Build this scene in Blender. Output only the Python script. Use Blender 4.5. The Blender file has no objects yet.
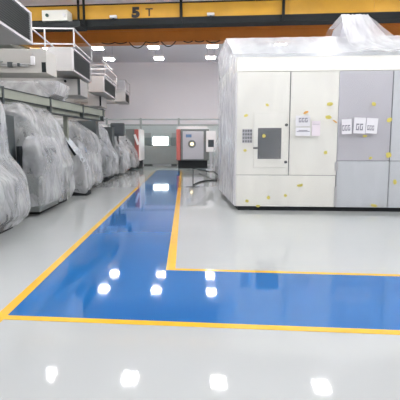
import bpy, bmesh, math, random
from mathutils import Vector, Matrix, noise
random.seed(7)
D = bpy.data
C = bpy.context.scene.collection
PI = math.pi

# ------------------------------------------------------------------ camera
PITCH = math.radians(6.34)
CY = 188.4
H = 1.6
cam_d = D.cameras.new('camera'); cam = D.objects.new('camera', cam_d); C.objects.link(cam)
cam.location = (0, 0, H); cam.rotation_euler = (math.radians(90) - PITCH, 0, 0)
cam_d.lens = 36; cam_d.sensor_width = 36; cam_d.shift_y = -(200 - CY) / 400
cam_d.clip_end = 200
bpy.context.scene.camera = cam

def ray(px, py):
    dx = (px - 200) / 400; dy = (CY - py) / 400
    return Vector((dx, math.cos(PITCH) + math.sin(PITCH) * dy, -math.sin(PITCH) + math.cos(PITCH) * dy))
def at(px, py, Y):
    r = ray(px, py); t = Y / r.y
    return Vector((r.x * t, Y, H + r.z * t))
def fl(px, py, z=0.0):
    r = ray(px, py); t = (z - H) / r.z
    return Vector((r.x * t, r.y * t, z))

# ------------------------------------------------------------------ materials
def mat(name, col, rough=0.5, metal=0.0, bump=0.0, bscale=20, var=0.0, vscale=3, emit=0.0, coat=0.0, spec=0.5):
    m = D.materials.new(name); m.use_nodes = True
    nt = m.node_tree; p = nt.nodes['Principled BSDF']
    p.inputs['Base Color'].default_value = (*col, 1)
    p.inputs['Roughness'].default_value = rough
    p.inputs['Metallic'].default_value = metal
    p.inputs['Coat Weight'].default_value = coat
    p.inputs['Specular IOR Level'].default_value = spec
    if emit:
        p.inputs['Emission Color'].default_value = (*col, 1)
        p.inputs['Emission Strength'].default_value = emit
    tc = nt.nodes.new('ShaderNodeTexCoord')
    if var:
        n = nt.nodes.new('ShaderNodeTexNoise'); n.inputs['Scale'].default_value = vscale; n.inputs['Detail'].default_value = 5
        nt.links.new(tc.outputs['Object'], n.inputs['Vector'])
        r = nt.nodes.new('ShaderNodeMapRange'); r.inputs[3].default_value = 1 - var; r.inputs[4].default_value = 1 + var
        nt.links.new(n.outputs['Fac'], r.inputs[0])
        mx = nt.nodes.new('ShaderNodeVectorMath'); mx.operation = 'SCALE'
        mx.inputs[0].default_value = col
        nt.links.new(r.outputs[0], mx.inputs['Scale'])
        nt.links.new(mx.outputs[0], p.inputs['Base Color'])
    if bump:
        n = nt.nodes.new('ShaderNodeTexNoise'); n.inputs['Scale'].default_value = bscale; n.inputs['Detail'].default_value = 3
        nt.links.new(tc.outputs['Object'], n.inputs['Vector'])
        b = nt.nodes.new('ShaderNodeBump'); b.inputs['Strength'].default_value = bump; b.inputs['Distance'].default_value = 0.02
        nt.links.new(n.outputs['Fac'], b.inputs['Height']); nt.links.new(b.outputs[0], p.inputs['Normal'])
    return m

def film(name, col, opacity, ovar, rough=0.25, bump=0.5, stretch=(3, 3, 1.2)):
    m = D.materials.new(name); m.use_nodes = True
    nt = m.node_tree; p = nt.nodes['Principled BSDF']; out = nt.nodes['Material Output']
    p.inputs['Base Color'].default_value = (*col, 1); p.inputs['Roughness'].default_value = rough
    p.inputs['Specular IOR Level'].default_value = 0.7
    tc = nt.nodes.new('ShaderNodeTexCoord'); mp = nt.nodes.new('ShaderNodeMapping')
    mp.inputs['Scale'].default_value = stretch
    nt.links.new(tc.outputs['Object'], mp.inputs['Vector'])
    n = nt.nodes.new('ShaderNodeTexNoise'); n.inputs['Scale'].default_value = 1.0; n.inputs['Detail'].default_value = 4
    n.inputs['Distortion'].default_value = 0.6
    vo = nt.nodes.new('ShaderNodeTexVoronoi'); vo.feature = 'DISTANCE_TO_EDGE'; vo.inputs['Scale'].default_value = 2.2
    va = nt.nodes.new('ShaderNodeVectorMath'); va.operation = 'ADD'; nt.links.new(mp.outputs[0], va.inputs[0]); nt.links.new(n.outputs['Color'], va.inputs[1]); nt.links.new(va.outputs[0], vo.inputs['Vector'])
    ad = nt.nodes.new('ShaderNodeMath'); ad.operation = 'MULTIPLY_ADD'; ad.inputs[1].default_value = 1.2
    nt.links.new(vo.outputs['Distance'], ad.inputs[0]); nt.links.new(n.outputs['Fac'], ad.inputs[2])
    nt.links.new(mp.outputs[0], n.inputs['Vector'])
    b = nt.nodes.new('ShaderNodeBump'); b.inputs['Strength'].default_value = bump; b.inputs['Distance'].default_value = 0.05
    nt.links.new(ad.outputs[0], b.inputs['Height']); nt.links.new(b.outputs[0], p.inputs['Normal'])
    r = nt.nodes.new('ShaderNodeMapRange')
    r.inputs[1].default_value = 0.3; r.inputs[2].default_value = 0.7
    r.inputs[3].default_value = opacity - ovar; r.inputs[4].default_value = opacity + ovar
    nt.links.new(n.outputs['Fac'], r.inputs[0])
    tr = nt.nodes.new('ShaderNodeBsdfTransparent'); tl = nt.nodes.new('ShaderNodeBsdfTranslucent')
    tl.inputs['Color'].default_value = (*col, 1)
    m1 = nt.nodes.new('ShaderNodeMixShader'); m1.inputs[0].default_value = 0.25
    nt.links.new(p.outputs[0], m1.inputs[1]); nt.links.new(tl.outputs[0], m1.inputs[2])
    m2 = nt.nodes.new('ShaderNodeMixShader')
    nt.links.new(r.outputs[0], m2.inputs[0]); nt.links.new(tr.outputs[0], m2.inputs[1]); nt.links.new(m1.outputs[0], m2.inputs[2])
    nt.links.new(m2.outputs[0], out.inputs['Surface'])
    return m

M = dict(
    floor=mat('grey_epoxy', (0.42, 0.44, 0.43), 0.05, var=0.05, vscale=0.6, bump=0.02, bscale=2.5, spec=0.55),
    blue=mat('blue_epoxy', (0.014, 0.12, 0.34), 0.05, var=0.06, vscale=0.8, bump=0.02, bscale=2.5, spec=0.55),
    yellow=mat('yellow_paint', (0.72, 0.42, 0.03), 0.12, var=0.08, vscale=6, spec=0.6),
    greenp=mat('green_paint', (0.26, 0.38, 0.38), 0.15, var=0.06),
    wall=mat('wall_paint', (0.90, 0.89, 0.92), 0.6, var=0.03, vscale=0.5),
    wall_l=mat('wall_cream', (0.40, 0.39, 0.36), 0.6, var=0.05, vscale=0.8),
    ceil=mat('ceiling_paint', (0.80, 0.79, 0.84), 0.7, var=0.05, vscale=0.4),
    crane=mat('crane_yellow', (0.62, 0.33, 0.02), 0.4, var=0.22, vscale=1.3, coat=0.2),
    crane2=mat('crane_orange', (0.60, 0.20, 0.025), 0.5, var=0.2, vscale=1.3),
    black=mat('black_steel', (0.010, 0.013, 0.014), 0.6, var=0.2, spec=0.2),
    dark=mat('dark_screen', (0.035, 0.045, 0.05), 0.25, var=0.2, vscale=8),
    louvre=mat('dark_louvre', (0.03, 0.037, 0.036), 0.55, var=0.15, vscale=6),
    duct=mat('duct_grey', (0.38, 0.37, 0.355), 0.5, var=0.06, vscale=2),
    railw=mat('railing_paint', (0.50, 0.49, 0.49), 0.5, var=0.04),
    white=mat('white_steel', (0.72, 0.72, 0.72), 0.4, var=0.03),
    cream=mat('machine_cream', (0.75, 0.75, 0.68), 0.35, var=0.02, vscale=1),
    grey=mat('machine_grey', (0.42, 0.42, 0.45), 0.4, var=0.03, vscale=1),
    grey2=mat('machine_bluegrey', (0.48, 0.51, 0.53), 0.4, var=0.03, vscale=1),
    lathe=mat('lathe_grey', (0.13, 0.145, 0.14), 0.4, var=0.06, vscale=2),
    lathed=mat('lathe_dark', (0.035, 0.045, 0.046), 0.5, var=0.15, vscale=3),
    rail=mat('rail_green_grey', (0.22, 0.235, 0.19), 0.5, var=0.15, vscale=2),
    red=mat('red_paint', (0.36, 0.09, 0.075), 0.5, var=0.05),
    steel=mat('steel', (0.45, 0.45, 0.45), 0.3, metal=0.8, var=0.05),
    part=mat('partition_grey', (0.33, 0.37, 0.36), 0.45, var=0.06),
    tape=mat('yellow_tape', (0.55, 0.48, 0.10), 0.5, var=0.15, vscale=20),
    tapeo=mat('orange_tape', (0.65, 0.33, 0.06), 0.5, var=0.1, vscale=20),
    paper=mat('paper', (0.70, 0.70, 0.72), 0.7, var=0.03),
    paperp=mat('pink_paper', (0.70, 0.64, 0.68), 0.7, var=0.03),
    ink=mat('ink', (0.24, 0.24, 0.28), 0.7, var=0.1),
    blackpaint=mat('black_lettering', (0.02, 0.018, 0.02), 0.5, var=0.1),
    lampon=mat('lamp_on', (1.0, 0.98, 1.0), 0.5, emit=125.0),
    winlit=mat('window_lit', (0.93, 0.97, 1.0), 0.5, emit=9.0),
    blues=mat('blue_plastic', (0.08, 0.16, 0.30), 0.4, var=0.1),
    green=mat('dark_green', (0.02, 0.06, 0.045), 0.4, var=0.1),
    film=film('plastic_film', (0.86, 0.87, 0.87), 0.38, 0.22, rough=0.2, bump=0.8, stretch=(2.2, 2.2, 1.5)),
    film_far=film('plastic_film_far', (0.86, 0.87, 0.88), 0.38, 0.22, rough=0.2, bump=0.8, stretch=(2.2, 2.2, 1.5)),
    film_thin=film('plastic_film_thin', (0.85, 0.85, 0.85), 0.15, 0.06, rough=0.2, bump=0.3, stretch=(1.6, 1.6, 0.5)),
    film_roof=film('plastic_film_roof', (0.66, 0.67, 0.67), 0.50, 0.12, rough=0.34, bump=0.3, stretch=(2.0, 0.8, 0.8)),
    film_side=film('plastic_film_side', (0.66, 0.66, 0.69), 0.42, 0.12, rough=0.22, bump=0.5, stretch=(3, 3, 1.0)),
)
g = D.materials.new('clear_glass'); g.use_nodes = True
nt = g.node_tree
for n_ in list(nt.nodes): nt.nodes.remove(n_)
o_ = nt.nodes.new('ShaderNodeOutputMaterial'); t_ = nt.nodes.new('ShaderNodeBsdfTransparent'); gl = nt.nodes.new('ShaderNodeBsdfGlossy')
gl.inputs['Roughness'].default_value = 0.05; t_.inputs[0].default_value = (0.85, 0.9, 0.88, 1)
lw = nt.nodes.new('ShaderNodeLayerWeight'); lw.inputs[0].default_value = 0.2
mx = nt.nodes.new('ShaderNodeMixShader'); nt.links.new(lw.outputs[0], mx.inputs[0]); nt.links.new(t_.outputs[0], mx.inputs[1]); nt.links.new(gl.outputs[0], mx.inputs[2])
nt.links.new(mx.outputs[0], o_.inputs[0]); M['glass'] = g

# ------------------------------------------------------------------ helpers
def obj(name, bm, m, parent=None, smooth=False, bevel=0):
    me = D.meshes.new(name); bmesh.ops.recalc_face_normals(bm, faces=bm.faces); bm.to_mesh(me); bm.free()
    o = D.objects.new(name, me); C.objects.link(o)
    me.materials.append(M[m] if isinstance(m, str) else m)
    if smooth:
        for p in me.polygons: p.use_smooth = True
    if bevel:
        b = o.modifiers.new('bevel', 'BEVEL'); b.width = bevel; b.segments = 2; b.limit_method = 'ANGLE'
    if parent: o.parent = parent
    return o
def empty(name, loc=(0, 0, 0), rz=0, parent=None):
    o = D.objects.new(name, None); C.objects.link(o); o.location = loc; o.rotation_euler = (0, 0, rz)
    o.empty_display_size = 0.2
    if parent: o.parent = parent
    return o
def tag(o, label=None, cat=None, group=None, kind=None):
    if label: o['label'] = label
    if cat: o['category'] = cat
    if group: o['group'] = group
    if kind: o['kind'] = kind
    return o
def box(bm, x0, x1, y0, y1, z0, z1, mtx=None):
    vs = [bm.verts.new((x, y, z)) for x in (x0, x1) for y in (y0, y1) for z in (z0, z1)]
    for f in ((0,1,3,2),(4,6,7,5),(0,4,5,1),(2,3,7,6),(0,2,6,4),(1,5,7,3)):
        bm.faces.new([vs[i] for i in f])
    if mtx:
        for v in vs: v.co = mtx @ v.co
    return vs
def hexa(bm, pts):      # 8 points: x,y,z binary order as in box
    vs = [bm.verts.new(p) for p in pts]
    for f in ((0,1,3,2),(4,6,7,5),(0,4,5,1),(2,3,7,6),(0,2,6,4),(1,5,7,3)):
        bm.faces.new([vs[i] for i in f])
def B(*a, **k):
    bm = bmesh.new(); box(bm, *a, **k); return bm
def BM(*boxes):
    bm = bmesh.new()
    for b in boxes: box(bm, *b)
    return bm
def tube(bm, pts, r, n=8):
    pts = [Vector(p) for p in pts]; rings = []
    for i, p in enumerate(pts):
        t = (pts[min(i + 1, len(pts) - 1)] - pts[max(i - 1, 0)]).normalized()
        a = Vector((0, 0, 1)) if abs(t.z) < 0.9 else Vector((1, 0, 0))
        u = t.cross(a).normalized(); v = t.cross(u).normalized()
        rings.append([bm.verts.new(p + (u * math.cos(2*PI*k/n) + v * math.sin(2*PI*k/n)) * r) for k in range(n)])
    for a, b in zip(rings, rings[1:]):
        for k in range(n): bm.faces.new((a[k], a[(k+1) % n], b[(k+1) % n], b[k]))
    bm.faces.new(rings[0]); bm.faces.new(rings[-1][::-1])
    return bm
def T(pts, r, n=8):
    return tube(bmesh.new(), pts, r, n)
def bar(bm, a, b, w, h):     # square bar between points
    a = Vector(a); b = Vector(b); t = (b - a).normalized()
    up = Vector((0, 0, 1)) if abs(t.z) < 0.95 else Vector((0, 1, 0))
    u = t.cross(up).normalized() * w / 2; v = u.cross(t).normalized() * h / 2
    hexa(bm, [a-u-v, a-u+v, a+u-v, a+u+v, b-u-v, b-u+v, b+u-v, b+u+v])
def prism(poly, y0, y1):     # poly in (x,z), extruded along y
    bm = bmesh.new()
    a = [bm.verts.new((x, y0, z)) for x, z in poly]; b = [bm.verts.new((x, y1, z)) for x, z in poly]
    bm.faces.new(a); bm.faces.new(b[::-1])
    n = len(poly)
    for i in range(n): bm.faces.new((a[i], a[(i+1) % n], b[(i+1) % n], b[i]))
    return bm
def struct(name, bm, m, parent=None):
    o = obj(name, bm, m, parent)
    if not parent: o['kind'] = 'structure'
    return o

# ------------------------------------------------------------------ room shell
XL, XR, YB, YF, ZC = -9.0, 13.0, 33.0, -6.0, 8.1
struct('floor', B(XL, XR, YF, YB, -0.2, 0.0), 'floor')
struct('ceiling', B(XL, XR, YF, YB, ZC, ZC + 0.2), 'ceil')
struct('wall_back', BM((XL-.2, -3.9, YB, YB+.2, 0, ZC), (-2.55, XR+.2, YB, YB+.2, 0, ZC), (-3.9, -2.55, YB, YB+.2, 0, 1.45), (-3.9, -2.55, YB, YB+.2, 2.25, ZC)), 'wall')
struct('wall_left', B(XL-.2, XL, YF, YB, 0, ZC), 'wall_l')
struct('wall_right', B(XR, XR+.2, YF, YB, 0, ZC), 'wall')
struct('wall_front', B(XL-.2, XR+.2, YF-.2, YF, 0, ZC), 'wall')
w = struct('window_1', BM((-3.9, -3.84, YB-.02, YB+.1, 1.45, 2.25), (-2.61, -2.55, YB-.02, YB+.1, 1.45, 2.25), (-3.9, -2.55, YB-.02, YB+.1, 1.45, 1.5), (-3.9, -2.55, YB-.02, YB+.1, 2.2, 2.25), (-3.25, -3.2, YB-.02, YB+.1, 1.45, 2.25)), 'white')
obj('pane', B(-3.84, -2.61, YB+.05, YB+.08, 1.5, 2.2), 'winlit', w)

# painted walkway and lines on the floor, laid from their corners
def poly_slab(pts, z0, z1):
    bm = bmesh.new()
    a = [bm.verts.new((p.x, p.y, z0)) for p in pts]; b = [bm.verts.new((p.x, p.y, z1)) for p in pts]
    n = len(pts); bm.faces.new(a[::-1]); bm.faces.new(b)
    for i in range(n): bm.faces.new((a[i], a[(i+1) % n], b[(i+1) % n], b[i]))
    return bm
# walkway corners
c_nl = fl(7.5, 315.5); c_fl = fl(156.5, 170.5); c_fr = fl(180.4, 170.5); c_in = fl(166, 270.2)
e_top = fl(400, 276.5); e_bot = fl(400, 330.5)
def ext(a, b, k): return a + (b - a) * k
e_top = ext(c_in, e_top, 1.7); e_bot = ext(c_nl, e_bot, 1.55)
struct('painted_walkway', poly_slab([c_nl, e_bot, e_top, c_in, c_fr, c_fl], 0.0, 0.002), 'blue')
W = 0.085
def line(a, b, side, w=W, e0=0.0, e1=0.0):
    t = (b - a).normalized(); n = Vector((-t.y, t.x, 0)) * side * w
    a = a - t * e0; b = b + t * e1
    return [a, b, b + n, a + n]
struct('painted_line', poly_slab(line(c_nl, c_fl, 1, 0.105, e0=0.15), 0.0, 0.003), 'yellow')
struct('painted_line', poly_slab(line(c_in, c_fr, -1, 0.12), 0.0, 0.003), 'yellow')
struct('painted_line', poly_slab(line(c_in, e_top, 1, 0.075), 0.0, 0.0034), 'yellow')
struct('painted_line', poly_slab(line(c_nl, e_bot, -1, 0.085, e0=0.1), 0.0, 0.0034), 'yellow')
q0, q1 = fl(120, 169.8), fl(216, 169.8)
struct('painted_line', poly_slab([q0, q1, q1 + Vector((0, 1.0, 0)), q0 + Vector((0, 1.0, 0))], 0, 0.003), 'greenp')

# ------------------------------------------------------------------ ceiling lights
cols = [-8.2, -5.55, -2.5, 0.65, 4.2, 7.6, 10.8]  # outermost two columns are unseen extra lamps, added to brighten the back wall
colw = ['added unseen as fill by the left wall', 'above the left covers', 'above the blue aisle', 'right of the blue aisle', 'above the cream door', 'above the grey panels', 'added unseen as fill by the right wall']
rows = [24.7, 21.9, 19.3, 13.25, 10.9, 8.0, 4.6, 1.2, -2.4]
roww = ['row nearest the back wall', 'second row from back wall', 'row just behind the crane', 'row just before the crane', 'second row before the crane', 'row above the cream front', 'row above the cross path', 'row above the camera', 'row behind the camera']
proto = empty('ceiling_light')
obj('housing', BM((-.30, .30, -.30, .30, 0.05, 0.13), (-.33, -.30, -.33, .33, 0.03, .13), (.30, .33, -.33, .33, 0.03, .13), (-.30, .30, -.33, -.30, 0.03, .13), (-.30, .30, .30, .33, 0.03, .13)), 'white', proto)
for k in range(4):
    x = -.21 + k * .14
    obj('tube', T([(x, -.26, 0.01), (x, .26, 0.01)], 0.026, 8), 'lampon', proto)
for k in (-.2, .2):
    obj('hanger', T([(k, 0, .13), (k, 0, 1.38)], 0.008, 6), 'steel', proto)
first = True
for ri, ry in enumerate(rows):
    for ci, cx in enumerate(cols):
        if first: o = proto; first = False
        else:
            o = proto.copy(); C.objects.link(o)
            for ch in list(proto.children):
                c = ch.copy(); C.objects.link(c); c.parent = o
        o.location = (cx, ry - 0.075 * (cx - 0.6), 6.72)
        tag(o, 'fluorescent ceiling light %s, %s' % (colw[ci], roww[ri]), 'ceiling light', 'fluorescent ceiling lights')

# ------------------------------------------------------------------ overhead crane
cr = empty('overhead_crane', (0, 16.0, 6.2), -math.atan(0.08))
tag(cr, 'yellow and orange overhead travelling crane spanning the hall, marked 5 T', 'crane')
def G(name, bm, m, parent=cr, **k): return obj(name, bm, m, parent, **k)
gz = lambda py, dep: at(150, py, 16.0 + .08 * 2 + dep).z - 6.2
g1t, g1b, g1f = gz(4.0, 0), gz(18.3, 0), gz(25.0, 0)
g2t, g2b = gz(24, 2.35), gz(41.3, 2.35)
G('girder', BM((-8.6, 12.6, 0, .45, g1b, g1t)), 'crane')
G('girder', BM((-8.6, 12.6, 2.35, 2.8, g2b, g1t-.1)), 'crane2')
G('girder_flange', BM((-8.6, 12.6, -.06, .51, g1f, g1b), (-8.6, 12.6, -.04, .49, g1t, g1t+.04)), 'black')  # black puts the shadow on the near girder's lower flange into its colour
G('girder_flange', BM((-8.6, 12.6, 2.28, 2.87, g2b-.04, g2b), (-8.6, 12.6, 2.30, 2.85, g2b+.45, g2b+.50)), 'crane2')
for x in (-8.3, 12.3):
    G('end_carriage', BM((x-.25, x+.25, -.6, 3.4, g2b-.2, g1f), (x-.18, x+.18, -.3, 3.1, g1f, g1b)), 'crane')
for x in (-.45, 2.1, 3.4, 6.5, -2.3):
    G('web_stiffener', BM((x-.02, x+.02, -.02, 0.0, g1b, g1t)), 'crane')
cz0, cz1 = at(58, 20.5, 15.8).z - 6.2, at(58, 9.5, 15.8).z - 6.2
G('walkway', BM((-6.9, -4.45, -.75, -.06, cz0-.26, cz0-.08)), 'black')
cab = G('control_cabinet', BM((-6.0, -5.0, -.6, -.12, cz0, cz1)), 'cream', bevel=.015)
obj('cabinet_foot', BM((-5.9, -5.8, -.5, -.2, cz0-.08, cz0), (-5.1, -5.0, -.5, -.2, cz0-.08, cz0)), 'black', cab)
obj('isolator_switch', T([(-5.78, -.60, (cz0+cz1)/2), (-5.78, -.66, (cz0+cz1)/2)], .06, 12), 'green', cab)
obj('warning_lamp', T([(-5.12, -.60, (cz0+cz1)/2), (-5.12, -.66, (cz0+cz1)/2)], .06, 12), 'white', cab)
for x in (-4.72, -4.5):
    G('pendant_cable', T([(x, -.2, g1f), (x, -.2, 1.85)], .05, 8), 'black')
for x in (-.72, 3.15):
    hgr = G('cable_bracket', BM((x-.05, x+.05, -.16, -.06, g1f, 1.5)), 'black')
for x in (-3.36, .42):
    wl = G('work_lamp', BM((x-.14, x+.14, -.2, -.06, g1b+.0, g1b+.1)), 'white', bevel=.02)
    obj('lamp_bracket', BM((x-.03, x+.03, -.14, -.06, g1b-.07, g1b)), 'black', wl)
bm = bmesh.new()
def sag(x0, x1, d, y=2.2, z=None):
    z = g2b - .05
    return [(x0 + (x1-x0)*t/12, y, z - d * 4 * (t/12) * (1 - t/12)) for t in range(13)]
for a, b, d in ((-4.6, -4.0, .06), (-4.0, -3.45, .05), (-3.35, -2.6, .26), (-2.6, -2.0, .05), (-1.9, -1.25, .22), (-.9, -.5, .06), (-.4, 0.0, .05), (.1, .7, .1)):
    tube(bm, sag(a, b, d), .022, 6)
G('festoon_cable', bm, 'black')
hoist = G('trolley_rail', BM((-8.6, 12.6, .95, 1.0, 1.12, 1.15)), 'black') if False else None
def text_mesh(s, size, depth, bold=0.0):
    cu = D.curves.new('txt', 'FONT'); cu.body = s; cu.size = size; cu.extrude = depth; cu.offset = bold
    t = D.objects.new('txt', cu); C.objects.link(t)
    dg = bpy.context.evaluated_depsgraph_get(); me = D.meshes.new_from_object(t.evaluated_get(dg))
    D.objects.remove(t); bm = bmesh.new(); bm.from_mesh(me); D.meshes.remove(me)
    return bm
def letter(s, x, z, size, wid, bold, name, parent, m):
    bm = text_mesh(s, size, .006, bold)
    R = Matrix.Translation((x, -.008, z)) @ Matrix.Rotation(PI/2, 4, 'X') @ Matrix.Diagonal((wid, 1, 1, 1))
    bmesh.ops.transform(bm, matrix=R, verts=bm.verts)
    return obj(name, bm, m, parent)
letter('5', -2.66, g1b+.06, .50, 1.25, .032, 'painted_number', cr, 'blackpaint')
letter('T', -2.12, g1b+.08, .42, 1.15, .004, 'painted_letter', cr, 'blackpaint')
for s, y in ((-1, -9.0), (1, 13.0)):
    x0, x1 = (XL, XL + 1.0) if s < 0 else (XR - 1.0, XR)
    struct('trim_%d' % (1 if s < 0 else 2), B(x0, x1, YF, YB, 5.75, 6.05), 'rail')

# ------------------------------------------------------------------ overhead vent units on the left
def vent_unit(fx0, fx1, fy0, fy1, Y0, Y1, label, rail=True, rail_h=1.35, far=None):
    """front face given by photo rectangle at depth Y0; runs back to Y1"""
    p = at(fx0, fy1, Y0); q = at(fx1, fy0, Y0)
    x0, x1, z0, z1 = p.x, q.x, p.z, q.z
    if far:
        fa = at(far[0], far[2], Y1); fb = at(far[0], far[1], Y1)
        x1 = fa.x + .04 * (Y1 - Y0); x0 = x1 - 1.2; z0, z1 = fa.z, fb.z
    L = Y1 - Y0; wd = x1 - x0; h = z1 - z0
    r = empty('ventilation_unit', (x1, Y0, z0), 0.04)
    tag(r, label, 'ventilation unit', 'grey ventilation units hung along the left side')
    obj('casing', BM((-wd, -.06, 0, L, 0, h)), 'duct', r, bevel=.012)
    obj('grille_frame', BM((-.06, 0, 0, L, 0, .06*h/.8), (-.06, 0, 0, L, h-.06, h), (-.06, 0, 0, .07, 0, h), (-.06, 0, L-.07, L, 0, h)), 'railw', r)
    bm = bmesh.new(); n = 12
    box(bm, -.058, -.05, .07, L-.07, .05, h-.05)
    for k in range(n):
        z = .06 + (h-.14) * k / n
        hexa(bm, [Vector(v) for v in ((-.05,.07,z+.03),(-.05,.07,z+.045),(-.05,L-.07,z+.03),(-.05,L-.07,z+.045),(-.02,.07,z),(-.02,.07,z+.012),(-.02,L-.07,z),(-.02,L-.07,z+.012))])
    obj('grille', bm, 'louvre', r)
    # support arms to the wall
    for y in (.25, L-.25):
        obj('support_arm', BM((-(x1 - XL) + .0, -wd, y-.05, y+.05, 0.02, .14)), 'duct', r)
    if rail:
        bm = bmesh.new(); xe = .04
        ys = (0.02, L*.5, L-.02)
        def rr(a, b): bar(bm, a, b, .045, .045)
        for z in (rail_h + h, h + .1 + (rail_h-.1)*.0):
            rr((-wd-.55, 0.0, z), (xe, 0.0, z)); rr((xe, 0, z), (xe, L, z)); 
        rr((xe, 0, h+.0), (xe, 0, h+rail_h)); rr((xe, L, h), (xe, L, h+rail_h))
        rr((-wd-.05, 0, h), (-wd-.05, 0, h+rail_h)); rr((-wd-.05, L, h), (-wd-.05, L, h+rail_h))
        rr((-wd-.5, .0, h+rail_h), (-wd+.05, L*.6, h+.1))
        obj('railing', bm, 'railw', r)
    return r
vent_unit(-50, -28, -31, 8, 6.3, 10.2, 'large grey ventilation unit with dark louvres, nearest one cut by the top left edge', rail=False, far=(33, 12.5, 45))
vent_unit(48, 73, 47, 71, 14.5, 17.2, 'grey box ventilation unit with white railing on top, below the crane control cabinet', rail_h=.62)
vent_unit(88.5, 104, 76, 92, 21.0, 24.6, 'mid-distance grey ventilation unit, beyond the railed one', rail_h=.55)
vent_unit(114, 125.2, 91.5, 101.5, 29.0, 31.2, 'smallest farthest ventilation unit, close to the back wall', rail_h=.8)

# overhead cabinets and ducts behind
def cabinet(name, rect, Y0, L, label, m='wall_l', extra=None, cat='cabinet', back=True):
    x0, y0, x1, y1 = rect
    p = at(x0, y1, Y0); q = at(x1, y0, Y0)
    r = empty(name, (q.x, Y0, p.z), .04); tag(r, label, cat)
    wd = q.x - p.x; h = q.z - p.z
    obj('casing', BM((-wd, 0, 0, L, 0, h)), m, r, bevel=.01)
    if back: obj('support_arm', BM((-(q.x - XL) + .05, -wd, L*.3, L*.3+.1, .02, .14), (-(q.x - XL) + .05, -wd, L*.8, L*.8+.1, .02, .14)), 'duct', r)
    return r, wd, h
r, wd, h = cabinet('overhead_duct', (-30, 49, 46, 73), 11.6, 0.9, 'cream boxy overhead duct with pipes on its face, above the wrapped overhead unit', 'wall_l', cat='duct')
bm = bmesh.new()
for z, x0, x1 in ((h*.35, -1.6, -.45), (h*.28, -1.5, -.5), (h*.45, -1.9, -1.2)):
    tube(bm, [(x0, -.05, z), (x1, -.05, z)], .022, 8)
tube(bm, [(-.45, -.05, h*.35), (-.38, -.05, h*.42), (-.36, -.05, h*.8)], .022, 8)
obj('pipe', bm, 'steel', r)
obj('valve', BM((-1.05, -.93, -.1, 0, h*.22, h*.42)), 'lathed', r)
obj('valve', BM((-.78, -.72, -.1, 0, h*.25, h*.38)), 'lathed', r)
obj('junction_box', BM((-.42, -.31, -.08, 0, h*.32, h*.68)), 'white', r, bevel=.01)
obj('regulator', T([(-1.42, -.12, h*.45), (-1.42, -.12, h*.75)], .13, 14), 'green', r)
obj('slot', BM((-.14, -.02, -.004, 0, .02, h*.45)), 'black', r)
r, wd, h = cabinet('overhead_cabinet', (57, 79, 80, 95), 15.6, 1.2, 'beige overhead cabinet under the railed ventilation unit', 'duct')
obj('knob', T([(-.55, -.04, h*.85), (-.55, 0, h*.85)], .05, 10), 'black', r)
obj('slot', BM((-.1, -.0, -.01, 0, .0, h)), 'lathed', r)
r, wd, h = cabinet('overhead_cabinet', (88, 92, 101, 106), 22.5, 1.6, 'pale overhead cabinet under the mid-distance ventilation unit', 'duct')
obj('slot', BM((-.1, .0, -.01, 0, 0, h*.7)), 'black', r)

# ceiling side bracing pipes seen past the units
pb = obj('wall_pipe', T([at(34, 69.5, 27) + Vector((-.6,0,0)), at(113, 69, 27)], .06, 8), 'white')
tag(pb, 'long white horizontal pipe with a diagonal brace above the mid-distance ventilation unit', 'pipe')
tube_b = T([at(102, 60, 26.6), at(112, 70, 26.6)], .06, 8)
obj('brace_pipe', tube_b, 'white', pb)

# gantry rail over the wrapped lathes
r0 = at(0, 96.2, 9.2); r1 = at(101.5, 115.5, 14.3)
r00 = ext(r1, r0, 1.45)
gr = empty('gantry_rail', (r1.x, r1.y, 0)); tag(gr, 'long green-grey gantry rail running above the wrapped lathes on the left', 'gantry rail')
bm = bmesh.new(); a = r00 - gr.location; b = r1 - gr.location
bar(bm, a + Vector((0, 0, .06)), b + Vector((0, 0, .06)), .26, .20)
bar(bm, a - Vector((0.05, 0, .12)), b - Vector((0.05, 0, .12)), .16, .14)
obj('beam', bm, 'rail', gr)
bm = bmesh.new(); bar(bm, a + Vector((.1, 0, -.045)), b + Vector((.1, 0, -.045)), .03, .03); bar(bm, a + Vector((.0, 0, -.20)), b + Vector((.0, 0, -.20)), .22, .025); bar(bm, a + Vector((.0, 0, .17)), b + Vector((.0, 0, .17)), .30, .02)
obj('guide_strip', bm, 'lathed', gr)
for t in (.05, .3, .55, .79, .98):
    p = a.lerp(b, t); bm = bmesh.new(); d = (b-a).normalized()*.03
    bar(bm, p - d, p + d, .3, .42); obj('joint_plate', bm, 'lathed', gr)
for Y in (8.35, 12.2, ):
    t = (Y - (a.y + gr.location.y)) / (b.y - a.y); p = a.lerp(b, t)
    obj('post', BM((p.x-.2, p.x-.08, p.y-.06, p.y+.06, 0, p.z-.2)), 'rail', gr)

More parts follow.
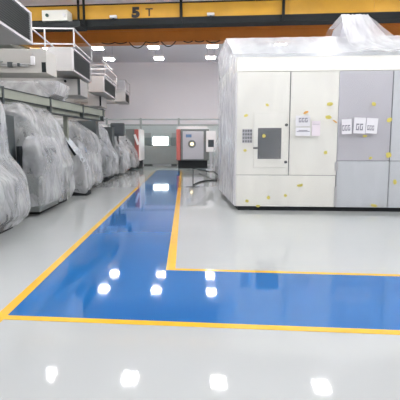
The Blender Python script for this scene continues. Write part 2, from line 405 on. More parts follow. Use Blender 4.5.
# ------------------------------------------------------------------ plastic covers
def cover_part(bm, prof, y0, y1, depth, bulges, o_, seed, amp, hem, N):
    rings = []
    NL = 34; ztop = prof[-1][0]
    def pf(z):
        for (a, b) in zip(prof, prof[1:]):
            if z <= b[0]:
                t = (z - a[0]) / (b[0] - a[0]); return [a[i] + (b[i] - a[i]) * t for i in range(1, 4)]
        return prof[-1][1:]
    def loop(z, shrink, zoff):
        xf, xb, ys = pf(z)
        X0, X1 = -depth + xb, xf; Y0, Y1 = y0 + ys, y1 - ys
        cx, cy = (X0+X1)/2, (Y0+Y1)/2; hx, hy = (X1-X0)/2*shrink, (Y1-Y0)/2*shrink
        ring = []
        for k in range(N):
            th = 2*PI*k/N; c, s = math.cos(th), math.sin(th)
            e = 0.15 + .06 * noise.noise(Vector((z, seed, 0)))
            x = math.copysign(abs(c)**e, c); y = math.copysign(abs(s)**e, s)
            P = Vector((cx + hx*x, cy + hy*y, z))
            per = Vector((P.x*1.0, P.y*1.0, P.z*.45)) + o_
            n1 = noise.noise(per*1.3); n2 = 1 - abs(noise.noise(per*2.9))*2; n3 = 1 - abs(noise.noise(Vector((P.x*5+P.z*1.2, P.y*5-P.z*1.7, P.z*.8)) + o_))*2
            d = amp * (1.5*n1 + .7*n2 + .22*n3 - .3) * (1.15 - .45*z/ztop)
            for (by, bz, bx, sy, sz) in bulges:
                if x > .5: d += bx * math.exp(-((P.y-by)/sy)**8 - ((z-bz)/sz)**8)
            nv = Vector((c*abs(c)**.3, s*abs(s)**.3, 0)).normalized()
            P += nv * d * shrink
            if z < ztop*.15:
                P.z = max(hem*.3, z + hem * (.5 + 1.1*noise.noise(Vector((P.x*1.7, P.y*1.7, 0)) + o_)) * (1 - z/(ztop*.15)))
            P.z += zoff + .05*noise.noise(per*2.1) * (z/ztop)
            ring.append(bm.verts.new(P))
        return ring
    for i in range(NL + 1):
        rings.append(loop(hem*.5 + (ztop - hem*.5) * i / NL, 1, 0))
    for s, zo in ((.93, .05), (.8, .08), (.6, .09), (.35, .10), (.12, .10)):
        rings.append(loop(ztop, s, zo))
    for a, b in zip(rings, rings[1:]):
        for k in range(N): bm.faces.new((a[k], a[(k+1) % N], b[(k+1) % N], b[k]))
    bm.faces.new(rings[-1])
def cover(name, prof, y0, y1, depth, m, parent_loc, rz, label, seed, amp=.06, bulges=(), hem=.24, group='plastic dust covers on the left row of lathes', N=150, cat='dust cover', lobes=()):
    """prof: list of (z, front x, back x offset, y shrink)"""
    o_ = Vector((seed * 7.3, seed * 3.1, seed * 1.7))
    bm = bmesh.new()
    for (prof, y0, y1, depth, bulges) in [(prof, y0, y1, depth, bulges)] + list(lobes):
        cover_part(bm, prof, y0, y1, depth, bulges, o_, seed, amp, hem, N)
    o = obj(name, bm, m, None, smooth=True); o.location = parent_loc; o.rotation_euler = (0, 0, rz)
    tag(o, label, cat, group)
    return o

AR = 0.04    # aisle direction
def lathe(x, y, L, label, ht=2.3, variant=0, group='lathes under plastic on the left side'):
    r = empty('cnc_lathe', (x, y, 0), AR); tag(r, label, 'lathe', group)
    obj('base', BM((-1.65, -.06, .1, L-.1, 0, .32)), 'black', r, bevel=.02)  # black base colour stands in for the shadow gap below the cover
    obj('enclosure', prism([(-1.7, .3), (-.1, .3), (-.08, .95), (-.35, 1.45), (-.55, ht-.2), (-.75, ht), (-1.7, ht)], .08, L-.08), 'lathe', r)
    y0, y1 = (.35, L*.62)
    dr = obj('door', prism([(-.1, .55), (-.02, .55), (0, .98), (-.26, 1.5), (-.4, ht-.35), (-.6, ht-.35)], y0, y1), 'lathe', r)
    obj('window', prism([(-.03, 1.05), (.0, 1.05), (-.20, 1.48), (-.30, 1.85), (-.36, 1.85)], y0+.25, y1-.25), 'dark', dr)
    obj('handle', T([(.0, y1-.1, .65), (.01, y1-.1, .9)], .015), 'steel', dr)
    cp = obj('control_panel', prism([(-.45, .9), (-.12, .9), (-.16, 1.2), (-.45, 1.7), (-.6, 1.7)], L*.68, L-.25), 'lathed', r, bevel=.02)
    obj('screen', prism([(-.2, 1.27), (-.18, 1.28), (-.36, 1.58), (-.38, 1.57)], L*.74, L-.4), 'blues', cp)
    obj('chip_tray', BM((-.12, .02, .4, L*.6, .14, .32)), 'lathed', r)
    obj('top_box', BM((-1.5, -.85, L*.2, L*.7, ht, ht+.12)), 'lathed', r)
    obj('end_window', BM((-1.3, -.5, .06, .08, .5, 1.3)), 'lathed', r)
    obj('end_hatch', BM((-1.5, -.75, .06, .08, 1.5, 2.0)), 'lathed', r)
    return r
std = [(0, .02, 0, 0), (.35, .10, -.02, -.02), (1.0, .06, 0, 0), (1.5, -.22, 0, .03), (2.2, -.42, .02, .05), (2.45, -.6, .1, .12)]
def frontx(y, off=0.0): return -3.5 - .04 * (y - 10.16) + off
specs = [
 (4.6, 3.1, .02, 'lathe glimpsed through the nearest plastic cover at the left edge', 'crumpled milky plastic cover nearest the camera, cut by the left edge', [(0,.05,0,0),(.4,.17,0,0),(1.0,.12,0,0),(1.4,-.18,0,.02),(2.3,-.22,0,.05),(2.45,-.3,.1,.10)], [(1.6,.7,.10,1.0,.4)], 1),
 (8.9, 2.5, -.02, 'lathe with boxy dark door under the second cover from the camera', 'wide wrinkled plastic cover with a boxy bulge, second from the camera', [(0, -.05, 0, 0), (.35, .04, -.02, -.02), (1.0, .02, 0, 0), (1.6, -.15, 0, .03), (2.2, -.34, .02, .05), (2.45, -.5, .1, .12)], [], 2),
 (12.7, 2.5, -.08, 'lathe under the third cover, behind the tilted grey panel', 'rounded plastic cover behind the tilted dark-edged panel, third from the camera', [(0,0,0,0),(.4,.05,0,0),(1.1,.06,0,0),(1.6,-.05,0,.05),(2.1,-.2,0,.25),(2.35,-.6,.1,.5)], [(1.9,1.7,.12,.5,.35)], 3),
 (16.6, 2.3, -.05, 'lathe under the fourth cover from the camera', 'tall narrow plastic cover, fourth from the camera', std, [(.6,1.3,.15,.5,.4)], 4),
 (20.1, 2.2, .0, 'lathe under the fifth cover from the camera', 'pointed plastic cover with dark gaps, fifth from the camera', [(0,.05,0,0),(.4,.18,0,0),(1.1,.05,0,0),(1.7,-.3,0,.2),(2.3,-.6,.05,.5),(2.5,-.8,.3,.9)], [], 5),
 (23.4, 2.4, .1, 'farthest lathe of the left row, under the last cover', 'pale slumped plastic cover at the far end of the left row', [(0,.05,0,0),(.4,.15,0,0),(1.1,.0,0,0),(1.7,-.35,0,.2),(2.3,-.7,.05,.6)], [], 6),
]
for (y, L, off, la, lc, prof, bul, sd) in specs:
    x = frontx(y, off)
    lathe(x - .14, y + .06, L - .12, la, ht=prof[-1][0] - .22)
    cover('plastic_cover', prof, 0, L, 1.95, 'film' if sd < 4 else 'film_far', (x, y, 0), AR, lc, sd, bulges=bul, amp=.045 if sd < 4 else .06,
          lobes=[([(0,-.02,0,0),(.3,.06,0,0),(1.2,.06,0,0),(1.6,-.03,.03,.0),(1.70,-.06,.06,.03)], -.25, 1.3, .42, [])] if sd == 2 else [([(0,.0,0,0),(.3,.16,0,0),(.9,.1,0,0),(1.2,.0,.03,.1)], .9, 2.1, .6, [])] if sd == 3 else [])
    if sd == 2:
        bx = empty('operator_booth', (x - .02, y - .18, 0), AR); tag(bx, 'boxy dark operator booth under the second plastic cover, in front of the lathe', 'booth')
        obj('casing', BM((-.38, -.03, 0, 1.3, .1, 1.55)), 'lathe', bx, bevel=.03)
        obj('door_panel', BM((-.37, -.30, -.03, 0, .15, 1.5)), 'black', bx)
        obj('screen', BM((-.27, -.08, -.02, 0, .95, 1.4)), 'dark', bx)
        obj('edge_strip', BM((-.42, -.36, -.16, .0, .1, 1.55)), 'black', bx)
        obj('side_window', BM((-.03, -.01, .15, 1.2, .95, 1.5)), 'dark', bx)

for y, off, h_, m_, la in ((8.15, -.55, 2.2, 'lathed', 'dark upright cabinet in the gap before the second cover'), (15.65, -.32, 2.5, 'lathed', 'dark upright cabinet between the third and fourth covers'), (19.15, -.3, 2.4, 'lathed', 'dark upright cabinet between the fourth and fifth covers')):
    x = frontx(y, off); ec = empty('electrical_cabinet', (x, y, 0), AR); tag(ec, la, 'cabinet')
    obj('casing', BM((-1.0, 0, 0, .55, .08, h_)), m_, ec, bevel=.01)
    obj('plinth', BM((-.97, -.03, .03, .52, 0, .08)), 'black', ec)
    obj('door', BM((-.97, -.03, -.02, 0, .15, h_-.08)), m_, ec, bevel=.006)
    obj('handle', BM((-.12, -.08, -.04, -.02, 1.1, 1.35)), 'steel', ec)
mo = empty('swung_monitor', (frontx(20.4, -.25), 20.4, 0), .2); tag(mo, 'dark monitor head on a post above the fifth cover', 'monitor')
obj('post', BM((-.05, .05, 0, .1, 0, 2.2)), 'lathed', mo); obj('head', BM((-.35, .35, -.1, .1, 2.0, 2.65)), 'lathed', mo, bevel=.05); obj('screen', BM((-.28, .28, -.115, -.1, 2.08, 2.58)), 'dark', mo)

# tilted dark-edged panel in front of the third cover
P0, P1 = at(64, 138, 11.9), at(86, 163, 12.7)
bm = bmesh.new()
pa = [at(63.5, 138, 11.95), at(69, 137, 12.3), at(88, 160, 13.0), at(82, 163, 12.5)]
tp = empty('tilted_control_panel', (pa[3].x, pa[3].y, 0)); tag(tp, 'tilted light grey operator panel with black edge between the second and third covers', 'control panel')
loc = tp.location.copy()
def slab(pts, t):
    bm = bmesh.new(); n = len(pts)
    nrm = (pts[1]-pts[0]).cross(pts[2]-pts[0]).normalized() * t
    a = [bm.verts.new(p - loc) for p in pts]; b = [bm.verts.new(p + nrm - loc) for p in pts]
    bm.faces.new(a); bm.faces.new(b[::-1])
    for i in range(n): bm.faces.new((a[i], a[(i+1) % n], b[(i+1) % n], b[i]))
    return bm
obj('panel', slab(pa, .05), 'grey2', tp)
obj('edge', slab([at(63, 138, 11.9), at(64.5, 138, 11.93), at(82.5, 163, 12.48), at(79.5, 163.5, 12.42), at(72, 152, 12.2)], .05), 'black', tp)
obj('stand', BM((-.12, .0, .05, .2, 0, 1.15)), 'lathe', tp)
obj('foot', BM((-.30, .16, -.15, .35, 0, .14)), 'black', tp)
# film skirt over it
cover('plastic_cover', [(0,0,0,0),(.3,.06,0,0),(.8,.02,0,.05),(1.1,-.08,0,.12),(1.35,-.16,.06,.2)], 0, .85, .42, 'film', (pa[3].x + .16, 12.15, 0), AR, 'small plastic skirt hanging from the tilted operator panel', 11, amp=.03, hem=.22)

# wrapped overhead unit sitting by the rail
p = at(-20, 101, 10.9); q = at(56, 81.5, 10.9)
wr = empty('wrapped_unit', (q.x, 10.9, p.z), .04); tag(wr, 'pale plastic-wrapped overhead unit just above the gantry rail at far left', 'wrapped unit')
bm = bmesh.new(); wd = q.x - p.x; hh = q.z - p.z
N = 40
def gridbox(bm, x0, x1, y0, y1, z0, z1, nx, nz, fn):
    vs = {}
    for i in range(nx+1):
        for k in range(nz+1):
            v = Vector((x0 + (x1-x0)*i/nx, y0, z0 + (z1-z0)*k/nz)); vs[i, k] = bm.verts.new(fn(v))
    for i in range(nx):
        for k in range(nz): bm.faces.new((vs[i,k], vs[i+1,k], vs[i+1,k+1], vs[i,k+1]))
obj('casing', prism([(-wd, 0), (-.45, 0), (-.12, .22), (-.03, hh-.02), (-wd, hh-.02)], .05, 1.2), 'duct', wr)
o = obj('wrapping', prism([(-wd-.02, -.03), (-.42, -.03), (-.06, .2), (.02, hh+.02), (-wd-.02, hh+.02)], .0, 1.25), 'film', wr)
obj('support_arm', BM((-(q.x - XL) + .05, -wd, .3, .4, .02, .14), (-(q.x-XL) + .05, -wd, .9, 1., .02, .14)), 'duct', wr)

# ------------------------------------------------------------------ big white machining centre
YM = lambda X: 9.62 - .065 * (X - .9)
a0 = at(236, 208, 9.62)
MR = -math.atan(.065)
mc = empty('machining_center', (a0.x, 9.62, 0), MR)
tag(mc, 'huge cream and grey enclosed machining centre wrapped in clear plastic, right of the blue path', 'machine')
# local x along front, y depth, z up
def lx(px):   # local x for a pixel column on the front plane
    r = ray(px, 150); # intersect front plane
    # plane: Y = 9.62 - .065 (X-a0.x)
    k = r.x / r.y
    Y = (9.62 + .065 * a0.x) / (1 + .065 * k)
    return (Y * k - a0.x) / math.cos(MR)
def lz(py, px=290):
    k = ray(px, py); r = ray(px, 150); Y = 9.62 - .065 * (lx(px))
    return at(px, py, Y).z
X289, X338, X390 = lx(289), lx(337), lx(390)
XE = X390 + 2.4
zb, zs, zg, zt = .10, lz(175.5), lz(161), lz(71.5)
DP = 3.6
SKW = -.125      # the left side runs back at an angle
def loc_m(px, py, dy):   # local point at local depth dy behind the front plane
    k = ray(px, py)
    # front plane offset: solve t so that local y == dy
    Mi = (Matrix.Translation(mc.location) @ Matrix.Rotation(MR, 4, 'Z')).inverted()
    o1 = Mi @ Vector((0, 0, H)); d1 = Mi.to_3x3() @ k
    t = (dy - o1.y) / d1.y
    return o1 + d1 * t
zl = loc_m(290, 55, .12).z; zr = loc_m(290, 37.5, 1.8).z
def skew(bm, x_lim=.5):
    for v in bm.verts:
        if v.co.x < x_lim: v.co.x += SKW * max(0, v.co.y)
    return bm
obj('core', skew(BM((.03, XE-.03, .03, DP, zb, zt))), 'lathed', mc)
obj('plinth', skew(BM((.05, XE-.1, .02, DP-.1, 0, zb))), 'black', mc)
g_ = .012
obj('upper_panel', BM((0, X289-g_, 0, .03, zs+g_, zt)), 'cream', mc, bevel=.006)
obj('upper_panel', BM((X289+g_, X338-.004, 0, .03, zs+g_, zt)), 'cream', mc, bevel=.006)
obj('lower_panel', BM((0, X338-g_, 0, .03, zb, zs)), 'cream', mc, bevel=.006)
obj('upper_panel', BM((X338+.004, X390-g_, 0, .03, zg+g_, zt)), 'grey', mc, bevel=.006)
obj('lower_panel', BM((X338+g_, X390-g_, -.02, .03, zb, zg)), 'grey2', mc, bevel=.006)
obj('upper_panel', BM((X390+g_, XE, 0, .03, zg+g_, zt)), 'grey2', mc, bevel=.006)
obj('lower_panel', BM((X390+g_, XE, -.02, .03, zb, zg)), 'grey2', mc, bevel=.006)
obj('hinge', BM((X338-.03, X338+.02, -.05, 0, zb+.02, zb+.5), (X338-.04, X338+.03, -.06, 0, zg-.22, zg-.02)), 'steel', mc)
# chamfer cap above the panels and roof
bm = bmesh.new(); hexa(bm, [Vector(v) for v in ((0,0,zt+.01),(0,.10,zl-.04),(0,DP,zt+.01),(0,DP,zl-.04),(XE,0,zt+.01),(XE,.10,zl-.04),(XE,DP,zt+.01),(XE,DP,zl-.04))])
obj('top_cap', skew(bm), 'cream', mc)
bm = bmesh.new()
hexa(bm, [Vector(v) for v in ((.25,.5,zl),(.25,2.0,zr-.15),(.25,DP,zl),(.25,DP-.2,zr-.15),(XE,.5,zl),(XE,2.0,zr-.15),(XE,DP,zl),(XE,DP-.2,zr-.15))])
obj('roof_housing', skew(bm), 'grey2', mc)
obj('side_panel', skew(BM((-.03, 0, .02, DP, zb, zt))), 'white', mc)
# door
dx0, dx1, dz0, dz1 = lx(253.5), lx(286.5), lz(167.5, 270), lz(112, 270)
dr = obj('door', BM((dx0, dx1, -.018, 0, dz0, dz1)), 'cream', mc, bevel=.012)
wx0, wx1, wz0, wz1 = lx(257.5), lx(281), lz(159, 270), lz(128, 270)
wn = obj('window', BM((wx0, wx1, -.03, -.018, wz0, wz1)), 'dark', dr, bevel=.004)
obj('window_trim', BM((wx0-.03, wx0, -.035, -.018, wz0-.03, wz1+.03), (wx1, wx1+.03, -.035, -.018, wz0-.03, wz1+.03), (wx0, wx1, -.035, -.018, wz0-.03, wz0), (wx0, wx1, -.035, -.018, wz1, wz1+.03)), 'cream', dr)
hz = lz(148, 256)
obj('handle', BM((lx(253), lx(258.5), -.09, -.06, hz-.02, hz+.02), (lx(255.5), lx(256.5), -.06, -.018, hz-.015, hz+.015)), 'black', dr)
for yy in (125, 162):
    z = lz(yy, 286); x = lx(285.7)
    obj('latch', T([(x, -.0, z), (x, -.05, z)], .035, 12), 'black', mc)
x0, x1, z0, z1 = lx(242), lx(252), lz(143, 246), lz(129, 246)
kp = obj('keypad', BM((x0, x1, -.025, 0, z0, z1)), 'grey', mc, bevel=.006)
bm = bmesh.new()
for i in range(4):
    for k in range(4):
        cx = x0 + (x1-x0)*(i+.5)/4; cz = z0 + (z1-z0)*(k+.5)/4
        box(bm, cx-.018, cx+.018, -.032, -.025, cz-.026, cz+.022)
obj('keys', bm, 'lathed', kp)
# roof conveyor hood
hY = 1.7
A1, A2 = loc_m(342, 16.5, hY), loc_m(367, 16.5, hY)
B1, B2 = loc_m(334, 36, hY), loc_m(386, 36, hY)
bm = bmesh.new()
zr2 = zr - .1
i_ = .06
hexa(bm, [Vector(v) for v in ((B1.x+i_, hY+i_, zr-.5), (A1.x+i_, hY+i_, A1.z-i_), (B1.x+i_, DP-.3, zr-.5), (A1.x+i_, DP-.8, A1.z-i_), (B2.x-i_, hY+i_, zr-.5), (A2.x-i_, hY+i_, A2.z-i_), (B2.x-i_, DP-.3, zr-.5), (A2.x-i_, DP-.8, A2.z-i_))])
obj('conveyor_head', bm, 'grey', mc)

# --- clear plastic sheet over it
random.seed(3)
def W(v, s, a, sx=1.0, sz=1.0):
    return a * (noise.noise(Vector((v.x*sx, v.y, v.z*sz)) * s + Vector((3, 1, 7))) + .5*noise.noise(Vector((v.x*sx, v.y, v.z*sz)) * s * 2.7))
sh = empty('plastic_sheet', (a0.x, 9.62, 0), MR)
tag(sh, 'clear plastic sheeting taped over the big cream machining centre', 'plastic sheet')
def sheet(name, paths, nu, m):
    """paths: list of rows; each row a function u->Vector; rows joined"""
    bm = bmesh.new(); rows = [[bm.verts.new(p) for p in r] for r in paths]
    for a, b in zip(rows, rows[1:]):
        for i in range(len(a)-1): bm.faces.new((a[i], a[i+1], b[i+1], b[i]))
    return obj(name, bm, m, sh, smooth=True)
nx = 150
rows_ = []
for k in range(41):
    z = .13 + (zt - .13) * k / 40; row = []
    for i in range(nx+1):
        x = -.05 + (XE + .02) * i / nx
        v = Vector((x, 0, z)); y = -.085 + W(v, 1.6, .028, 1.6, .5)
        zz = z + (.035 * noise.noise(Vector((x*2, 0, 5))) if k == 0 else 0)
        row.append(Vector((x, min(y, -.045), zz)))
    rows_.append(row)
sheet('front_sheet', rows_, nx, 'film_thin')
# cap and roof
rows_ = []
seq = [(-.085, zt), (-.05, zt+.15), (.02, zl-.12), (.05, zl+.01), (.30, zl+.06)]
for t in range(1, 13): seq.append((.30 + 1.5*t/12, zl + .05 + (zr - zl - .05) * t/12))
seq += [(2.4, zr+.02), (3.2, zr-.02), (DP+.05, zl)]
for (y, z) in seq:
    row = []
    for i in range(nx+1):
        x = -.05 + (XE + .02) * i / nx
        f = max(0, min(1, (z - zl) / (zr - zl)))
        x2 = x + SKW * max(0, y) * max(0, 1 - i / 30)
        n_ = .022 * (1 - abs(noise.noise(Vector((x*2.3, y*.5, z*.6))))*2) * (1 if y > .3 else .3) * (.4 if abs(y-1.8) < .15 else 1)
        # sheet is lifted over the conveyor head
        hx = 0
        row.append(Vector((x2, y - .02, z + n_*.9)))
    rows_.append(row)
sheet('cap_sheet', rows_[:4], nx, 'film_thin')
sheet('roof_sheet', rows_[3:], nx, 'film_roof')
# side sheet
rows_ = []
for k in range(31):
    row = []
    for i in range(41):
        y = -.085 + (DP + .1) * i / 40
        zmax = zt if y < 0 else (zl if y < .3 else min(zr, zl + .05 + (y-.3)/1.5*(zr-zl-.05)))
        if y > 3.3: zmax = zl
        z0 = .12 + .05*noise.noise(Vector((y*2, 3, 1)))
        z = z0 + (zmax - z0) * k / 30
        # bottom rear hangs in toward the machine
        d = -.08 + W(Vector((0, y*2.2, z)), 1.3, .04, 1, .4)
        row.append(Vector(((min(d, -.045) if k < 30 else -.05) + SKW * max(0, y), y, z)))
    rows_.append(row)
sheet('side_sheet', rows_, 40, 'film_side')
# tent over the conveyor head
apex = [loc_m(341, 15, hY), loc_m(368, 15, hY)]
bL, bR = loc_m(330, 37, hY), loc_m(398, 37, hY)
rows_ = []
nn = 40
for k in range(26):
    t = k / 25; row = []
    for i in range(nn+1):
        u = i / nn
        top = apex[0].lerp(apex[1], u)
        endp = Vector((bL.x + .30 + (bR.x + .6 - bL.x - .3) * u, .12, zl + .0))
        P = top.lerp(endp, t)
        P.x = top.x + (endp.x - top.x) * (t ** 1.2)
        zr_ = zl + .05 + max(0, min(1, (P.y-.3)/1.5)) * (zr - zl - .05)
        P.z = max(zr_ + .05, top.z + (endp.z - top.z) * t - .35 * math.sin(PI*t) * .9)
        P.z += .025 * (1 - abs(noise.noise(Vector((u*7 + t, t*1.5, 2))))*2)
        row.append(P)
    rows_.append(row)
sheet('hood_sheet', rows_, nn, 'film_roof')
for side in (0, 1):
    ap = apex[side]; bb = (bL, bR)[side]
    rows_ = []
    for k in range(12):
        t = k/11; row = []
        for i in range(16):
            u = i/15
            P = Vector((ap.x + (bb.x - ap.x) * t, ap.y + (DP - .5 - ap.y) * u, ap.z + (zr - .1 - ap.z) * t))
            P.z += .02*noise.noise(P*4)
            row.append(P)
        rows_.append(row)
    sheet('hood_side_sheet', rows_, 15, 'film_roof' if side else 'film_thin')
rows_ = []
for k in range(8):
    rows_.append([Vector((apex[0].x + (apex[1].x-apex[0].x)*i/10, apex[0].y + (DP-.6-apex[0].y)*k/7, apex[0].z + .01*noise.noise(Vector((i*.7, k*.9, 0))))) for i in range(11)])
sheet('hood_top_sheet', rows_, 10, 'film_roof')

# tape pieces, placed where the photo shows them
tapes = [(246,115.5,5,3,20,0),(267.3,105,3,4,60,0),(245,150.5,4,3,0,0),(264,136,4,4,30,0),(247,201,3.5,4,70,0),(268.5,197.5,4,4,30,0),(258,206,5,3,0,0),
         (285.5,195.5,3.5,4,45,0),(299.5,185.5,6,3,5,0),(330,104,7,4,5,0),(328.5,117.2,7,4,-8,0),(335,121.5,6,1.6,-35,1),(306,112.5,6,2.6,25,1),
         (325.5,152.5,4,4,40,0),(301.5,185,3,3,10,0),(365,136,5,2.5,5,0),(374,104,4,5,60,0),(389.5,120,6,5,30,0),(370.5,158,4,3,30,0),(388.5,155,6,6,70,0),(395,182,4,6,10,0),(374,205.5,7,3.5,-10,0)]
for (px, py, wp, hp, ang, kind) in tapes:
    c = loc_m(px, py, -.125); s = 8.3/400
    w2, h2 = wp*s/2, hp*s/2
    bm = bmesh.new(); n = 14
    pts = [(w2*math.cos(2*PI*k/n)*(1+.25*noise.noise(Vector((px, k*1.3, py)))), h2*math.sin(2*PI*k/n)*(1+.3*noise.noise(Vector((py, k*1.7, px))))) for k in range(n)]
    ca, sa = math.cos(math.radians(ang)), math.sin(math.radians(ang))
    f = [bm.verts.new((c.x + x*ca - z*sa, c.y, c.z + x*sa + z*ca)) for x, z in pts]
    b = [bm.verts.new((v.co.x, v.co.y+.006, v.co.z)) for v in f]
    bm.faces.new(f); bm.faces.new(b[::-1])
    for k in range(n): bm.faces.new((f[k], f[(k+1)%n], b[(k+1)%n], b[k]))
    obj('tape_piece', bm, 'tapeo' if kind else 'tape', sh)
def notice(x0, y0, x1, y1, marks, tilt=0, m='paper', lab=None):
    a = loc_m(x0, y1, -.12); b = loc_m(x1, y0, -.12)
    cx, cz = (a.x+b.x)/2, (a.z+b.z)/2
    R = Matrix.Translation((cx, -.12, cz)) @ Matrix.Rotation(math.radians(tilt), 4, 'Y') @ Matrix.Translation((-cx, 0, -cz))
    bm = B(a.x, b.x, 0, .004, a.z, b.z, mtx=R)
    p = obj('paper_notice', bm, m, sh)
    if lab: p['label'] = lab
    bm = bmesh.new()
    for (u0, v0, u1, v1) in marks:
        box(bm, a.x+(b.x-a.x)*u0, a.x+(b.x-a.x)*u1, -.002, 0.0, b.z+(a.z-b.z)*v1, b.z+(a.z-b.z)*v0, mtx=R)
    obj('printed_marks', bm, 'ink', p)
def word(u0, v0, u1, v1, n=4):
    out = []
    for k in range(n):
        w = (u1-u0)/n; x = u0 + w*k
        out += [(x, v0, x+w*.8, v0+(v1-v0)*.22), (x, v0, x+w*.22, v1), (x+w*.55, v0+(v1-v0)*.4, x+w*.8, v1), (x, v1-(v1-v0)*.2, x+w*.8, v1)]
    return out
notice(295.5, 115.5, 310.5, 126.5, word(.22, .22, .85, .62, 3), 0)
notice(295.5, 127.5, 310.5, 136, [(.08,.42,.95,.5), (.2,.3,.8,.38)], 0)
notice(311.5, 121, 320.5, 136, [(.1,.2,.9,.22)], 0, 'paperp', 'pale pink sheet')
notice(341.5, 119, 352, 134, word(.05, .4, .9, .78, 3), -3)
notice(353.5, 117.5, 366, 133.5, word(.2, .38, .85, .8, 2), 2)
notice(366, 118, 378, 133.5, word(.1, .48, .75, .8, 3), 4)

# ------------------------------------------------------------------ far end: partition, machines, hose
Yp = 30.2
pf = empty('partition_fence', (at(160, 164, Yp).x, Yp, 0)); tag(pf, 'grey partition fence with tall posts and top rails in front of the back wall', 'partition')
ox = pf.location.x
def px_x(px, Y): return (px - 200) / 400 * Y * 1.0
xa, xb = px_x(104, Yp) - ox, px_x(226, Yp) - ox
z1_, z2_, z3_ = at(160, 119.5, Yp).z, at(160, 125, Yp).z, at(160, 145.5, Yp).z
obj('top_rail', BM((xa, xb, -.04, .04, z1_-.05, z1_+.05)), 'part', pf)
obj('mid_rail', BM((xa, xb, -.04, .04, z2_-.05, z2_+.05)), 'part', pf)
for px in (108, 141.5, 179, 221):
    x = px_x(px, Yp) - ox
    obj('post', BM((x-.07, x+.07, -.09, .09, 0, z1_+.1)), 'part', pf)
obj('lower_panel', BM((xa, xb, -.02, .02, .08, z3_)), 'part', pf)
obj('glass_panel', BM((xa, xb, -.012, .012, z3_, z2_)), 'glass', pf)

# mid machine with red column
def far_machine(px0, px1, pyb, pyt, Y, label, redside, L=1.8, window=True):
    p = at(px0, pyb, Y); q = at(px1, pyt, Y)
    r = empty('turning_machine', (p.x, Y, 0)); tag(r, label, 'machine')
    wd = q.x - p.x
    obj('enclosure', BM((.28 if redside < 0 else 0, wd if redside < 0 else wd-.28, 0, L, p.z, q.z)), 'lathe', r, bevel=.03)
    obj('red_column', BM((0, .26, -.03, L*.8, p.z+.02, q.z-.02)) if redside < 0 else BM((wd-.26, wd, -.03, L*.8, p.z+.02, q.z-.02)), 'red', r)
    obj('base', BM((.1, wd-.1, .15, L, 0, p.z)), 'black', r)
    return r, wd, p.z, q.z
r, wd, z0, z1 = far_machine(176.5, 209, 160.5, 129, 26.5, 'grey turning machine with red edge strip, beside the far end of the blue path', -1)
d = obj('door', BM((.42, wd-.35, -.04, 0, z0+.08, z1-.15)), 'grey', r, bevel=.02)
cx, cz = at(192, 144, 26.5).x - r.location.x, at(192, 144, 26.5).z
obj('viewport', T([(cx, -.04, cz), (cx, -.07, cz)], .26, 20), 'lathe', d)
obj('work_light', T([(cx, -.07, cz), (cx, -.085, cz)], .12, 16), mat('warm_glow', (1, .85, .5), .4, emit=1.6), d)
obj('top_cover', BM((.1, wd-.1, .1, 1.6, z1, z1+.18)), 'white', r)
obj('nameplate', BM((.62, 1.0, -.05, -.04, z1-.55, z1-.35)), 'blues', d)
r, wd, z0, z1 = far_machine(126, 138.5, 160.5, 129, 25.9, 'grey machine with a pale band over its red side, end of the left row', 1, L=2.4)
obj('cloth_strip', (lambda bm: (bar(bm, (wd-.25, -.07, z1-.35), (wd-.02, -.07, z1-1.0), .05, .14), bm)[1])(bmesh.new()), 'white', r)
obj('white_side', BM((wd, wd+.1, 0, 1.9, z0, z1)), 'white', r)
# pendant control box right of it
c = at(211, 143, 25)
r = empty('control_pendant', (c.x, 25, 0)); tag(r, 'small control pendant with dark screen, right of the red-edged machine', 'control panel')
obj('casing', BM((-.3, .3, 0, .2, c.z-.55, c.z+.75)), 'white', r, bevel=.02)
obj('screen', BM((-.18, .18, -.015, 0, c.z-.25, c.z+.2)), 'dark', r)
obj('stand', BM((-.05, .05, .05, .15, 0, c.z-.55)), 'grey', r)
obj('foot', BM((-.3, .3, -.1, .35, 0, .04)), 'grey', r)
# small wrapped machine hidden beside the big white one
ln = empty('wrapped_mill', (1.75, 17.5, 0), .04); tag(ln, 'small mill with blue parts under film, left rear of the big cream machine', 'machine')
obj('base', BM((-.9, 0, 0, 2.4, 0, .5)), 'lathed', ln); obj('column', BM((-.6, 0, .6, 2.2, .5, 2.2)), 'lathe', ln)
obj('blue_hose', T([(-.75, .2, 1.9), (-.9, .15, 1.5), (-.7, .1, 1.3), (-.85, .1, 1.0)], .06), 'blues', ln)
obj('head', BM((-.85, -.3, .2, 1.0, 1.3, 1.9)), 'lathed', ln)
cover('plastic_cover', [(0,.05,0,0),(.5,.05,0,0),(1.5,.02,.1,.1),(2.3,0,.35,.4)], -.1, 2.6, 1.1, 'film_far', (1.83, 17.4, 0), .04, 'plastic cover over the small mill left rear of the big cream machine', 9, group=None)
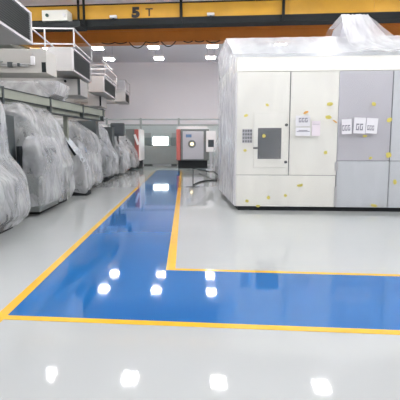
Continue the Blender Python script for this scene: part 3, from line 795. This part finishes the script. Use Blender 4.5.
# machines glimpsed behind the partition
for px0, px1, lab in ((143, 152, 'dark grey machine behind the glass, left of the bright window'), (170.5, 177, 'dark grey machine behind the glass, right of the bright window')):
    p = at(px0, 150, 31.4); q = at(px1, 131, 31.4)
    r = empty('workshop_machine', (p.x, 31.4, 0)); tag(r, lab, 'machine')
    obj('column', BM((.05, q.x-p.x-.05, 0, .6, 0, 1.5)), 'lathe', r)
    obj('head', BM((0, q.x-p.x, -.15, .7, 1.5, 2.1)), 'grey', r, bevel=.05)
    obj('tool_box', BM((.1, q.x-p.x-.1, .05, .5, 2.1, 2.45)), 'paperp', r)

# hose stand and floor hose
b0 = fl(193, 187)
hs = empty('hose_stand', (b0.x, b0.y, 0)); tag(hs, 'thin black hose stand on grey floor right of the yellow line', 'stand')
obj('pole', T([(0, 0, 0), (0, 0, .72)], .016), 'black', hs)
t1, t2, t3 = at(187, 170.5, b0.y) - b0, at(209, 171, b0.y+1) - b0, at(219, 176, b0.y) - b0
obj('arm', T([(t1.x, 0, t1.z), (0, 0, .7), (t2.x, .5, t2.z), ((t2.x+t3.x)/2, .3, .55), (t3.x, 0, t3.z)], .02), 'black', hs)
obj('foot', BM((-.25, .25, -.02, .02, 0, .02), (-.02, .02, -.2, .2, 0, .02)), 'black', hs)
pts = [fl(194, 184.5, .03), fl(197, 183, .03), fl(201, 181.5, .03), fl(208, 180.5, .03), fl(214, 180.3, .03), fl(223, 181, .03)]
o = obj('floor_hose', T(pts, .03), 'black'); tag(o, 'black hose curving across the grey floor to the big cream machine', 'hose')
pts = [fl(199, 173, .02), fl(205, 176, .02), fl(212, 179, .02), fl(221, 179, .02)]
o = obj('thin_cable', T(pts, .012), 'black'); tag(o, 'thin dark cable on the floor behind the curved hose', 'cable')

# ------------------------------------------------------------------ world and colour
w = D.worlds.new('world'); bpy.context.scene.world = w; w.use_nodes = True
w.node_tree.nodes['Background'].inputs[0].default_value = (0.6, 0.62, 0.68, 1)
w.node_tree.nodes['Background'].inputs[1].default_value = 0.3
vs = bpy.context.scene.view_settings
vs.view_transform = 'Standard'; vs.look = 'None'; vs.gamma = 1; vs.exposure = -0.02
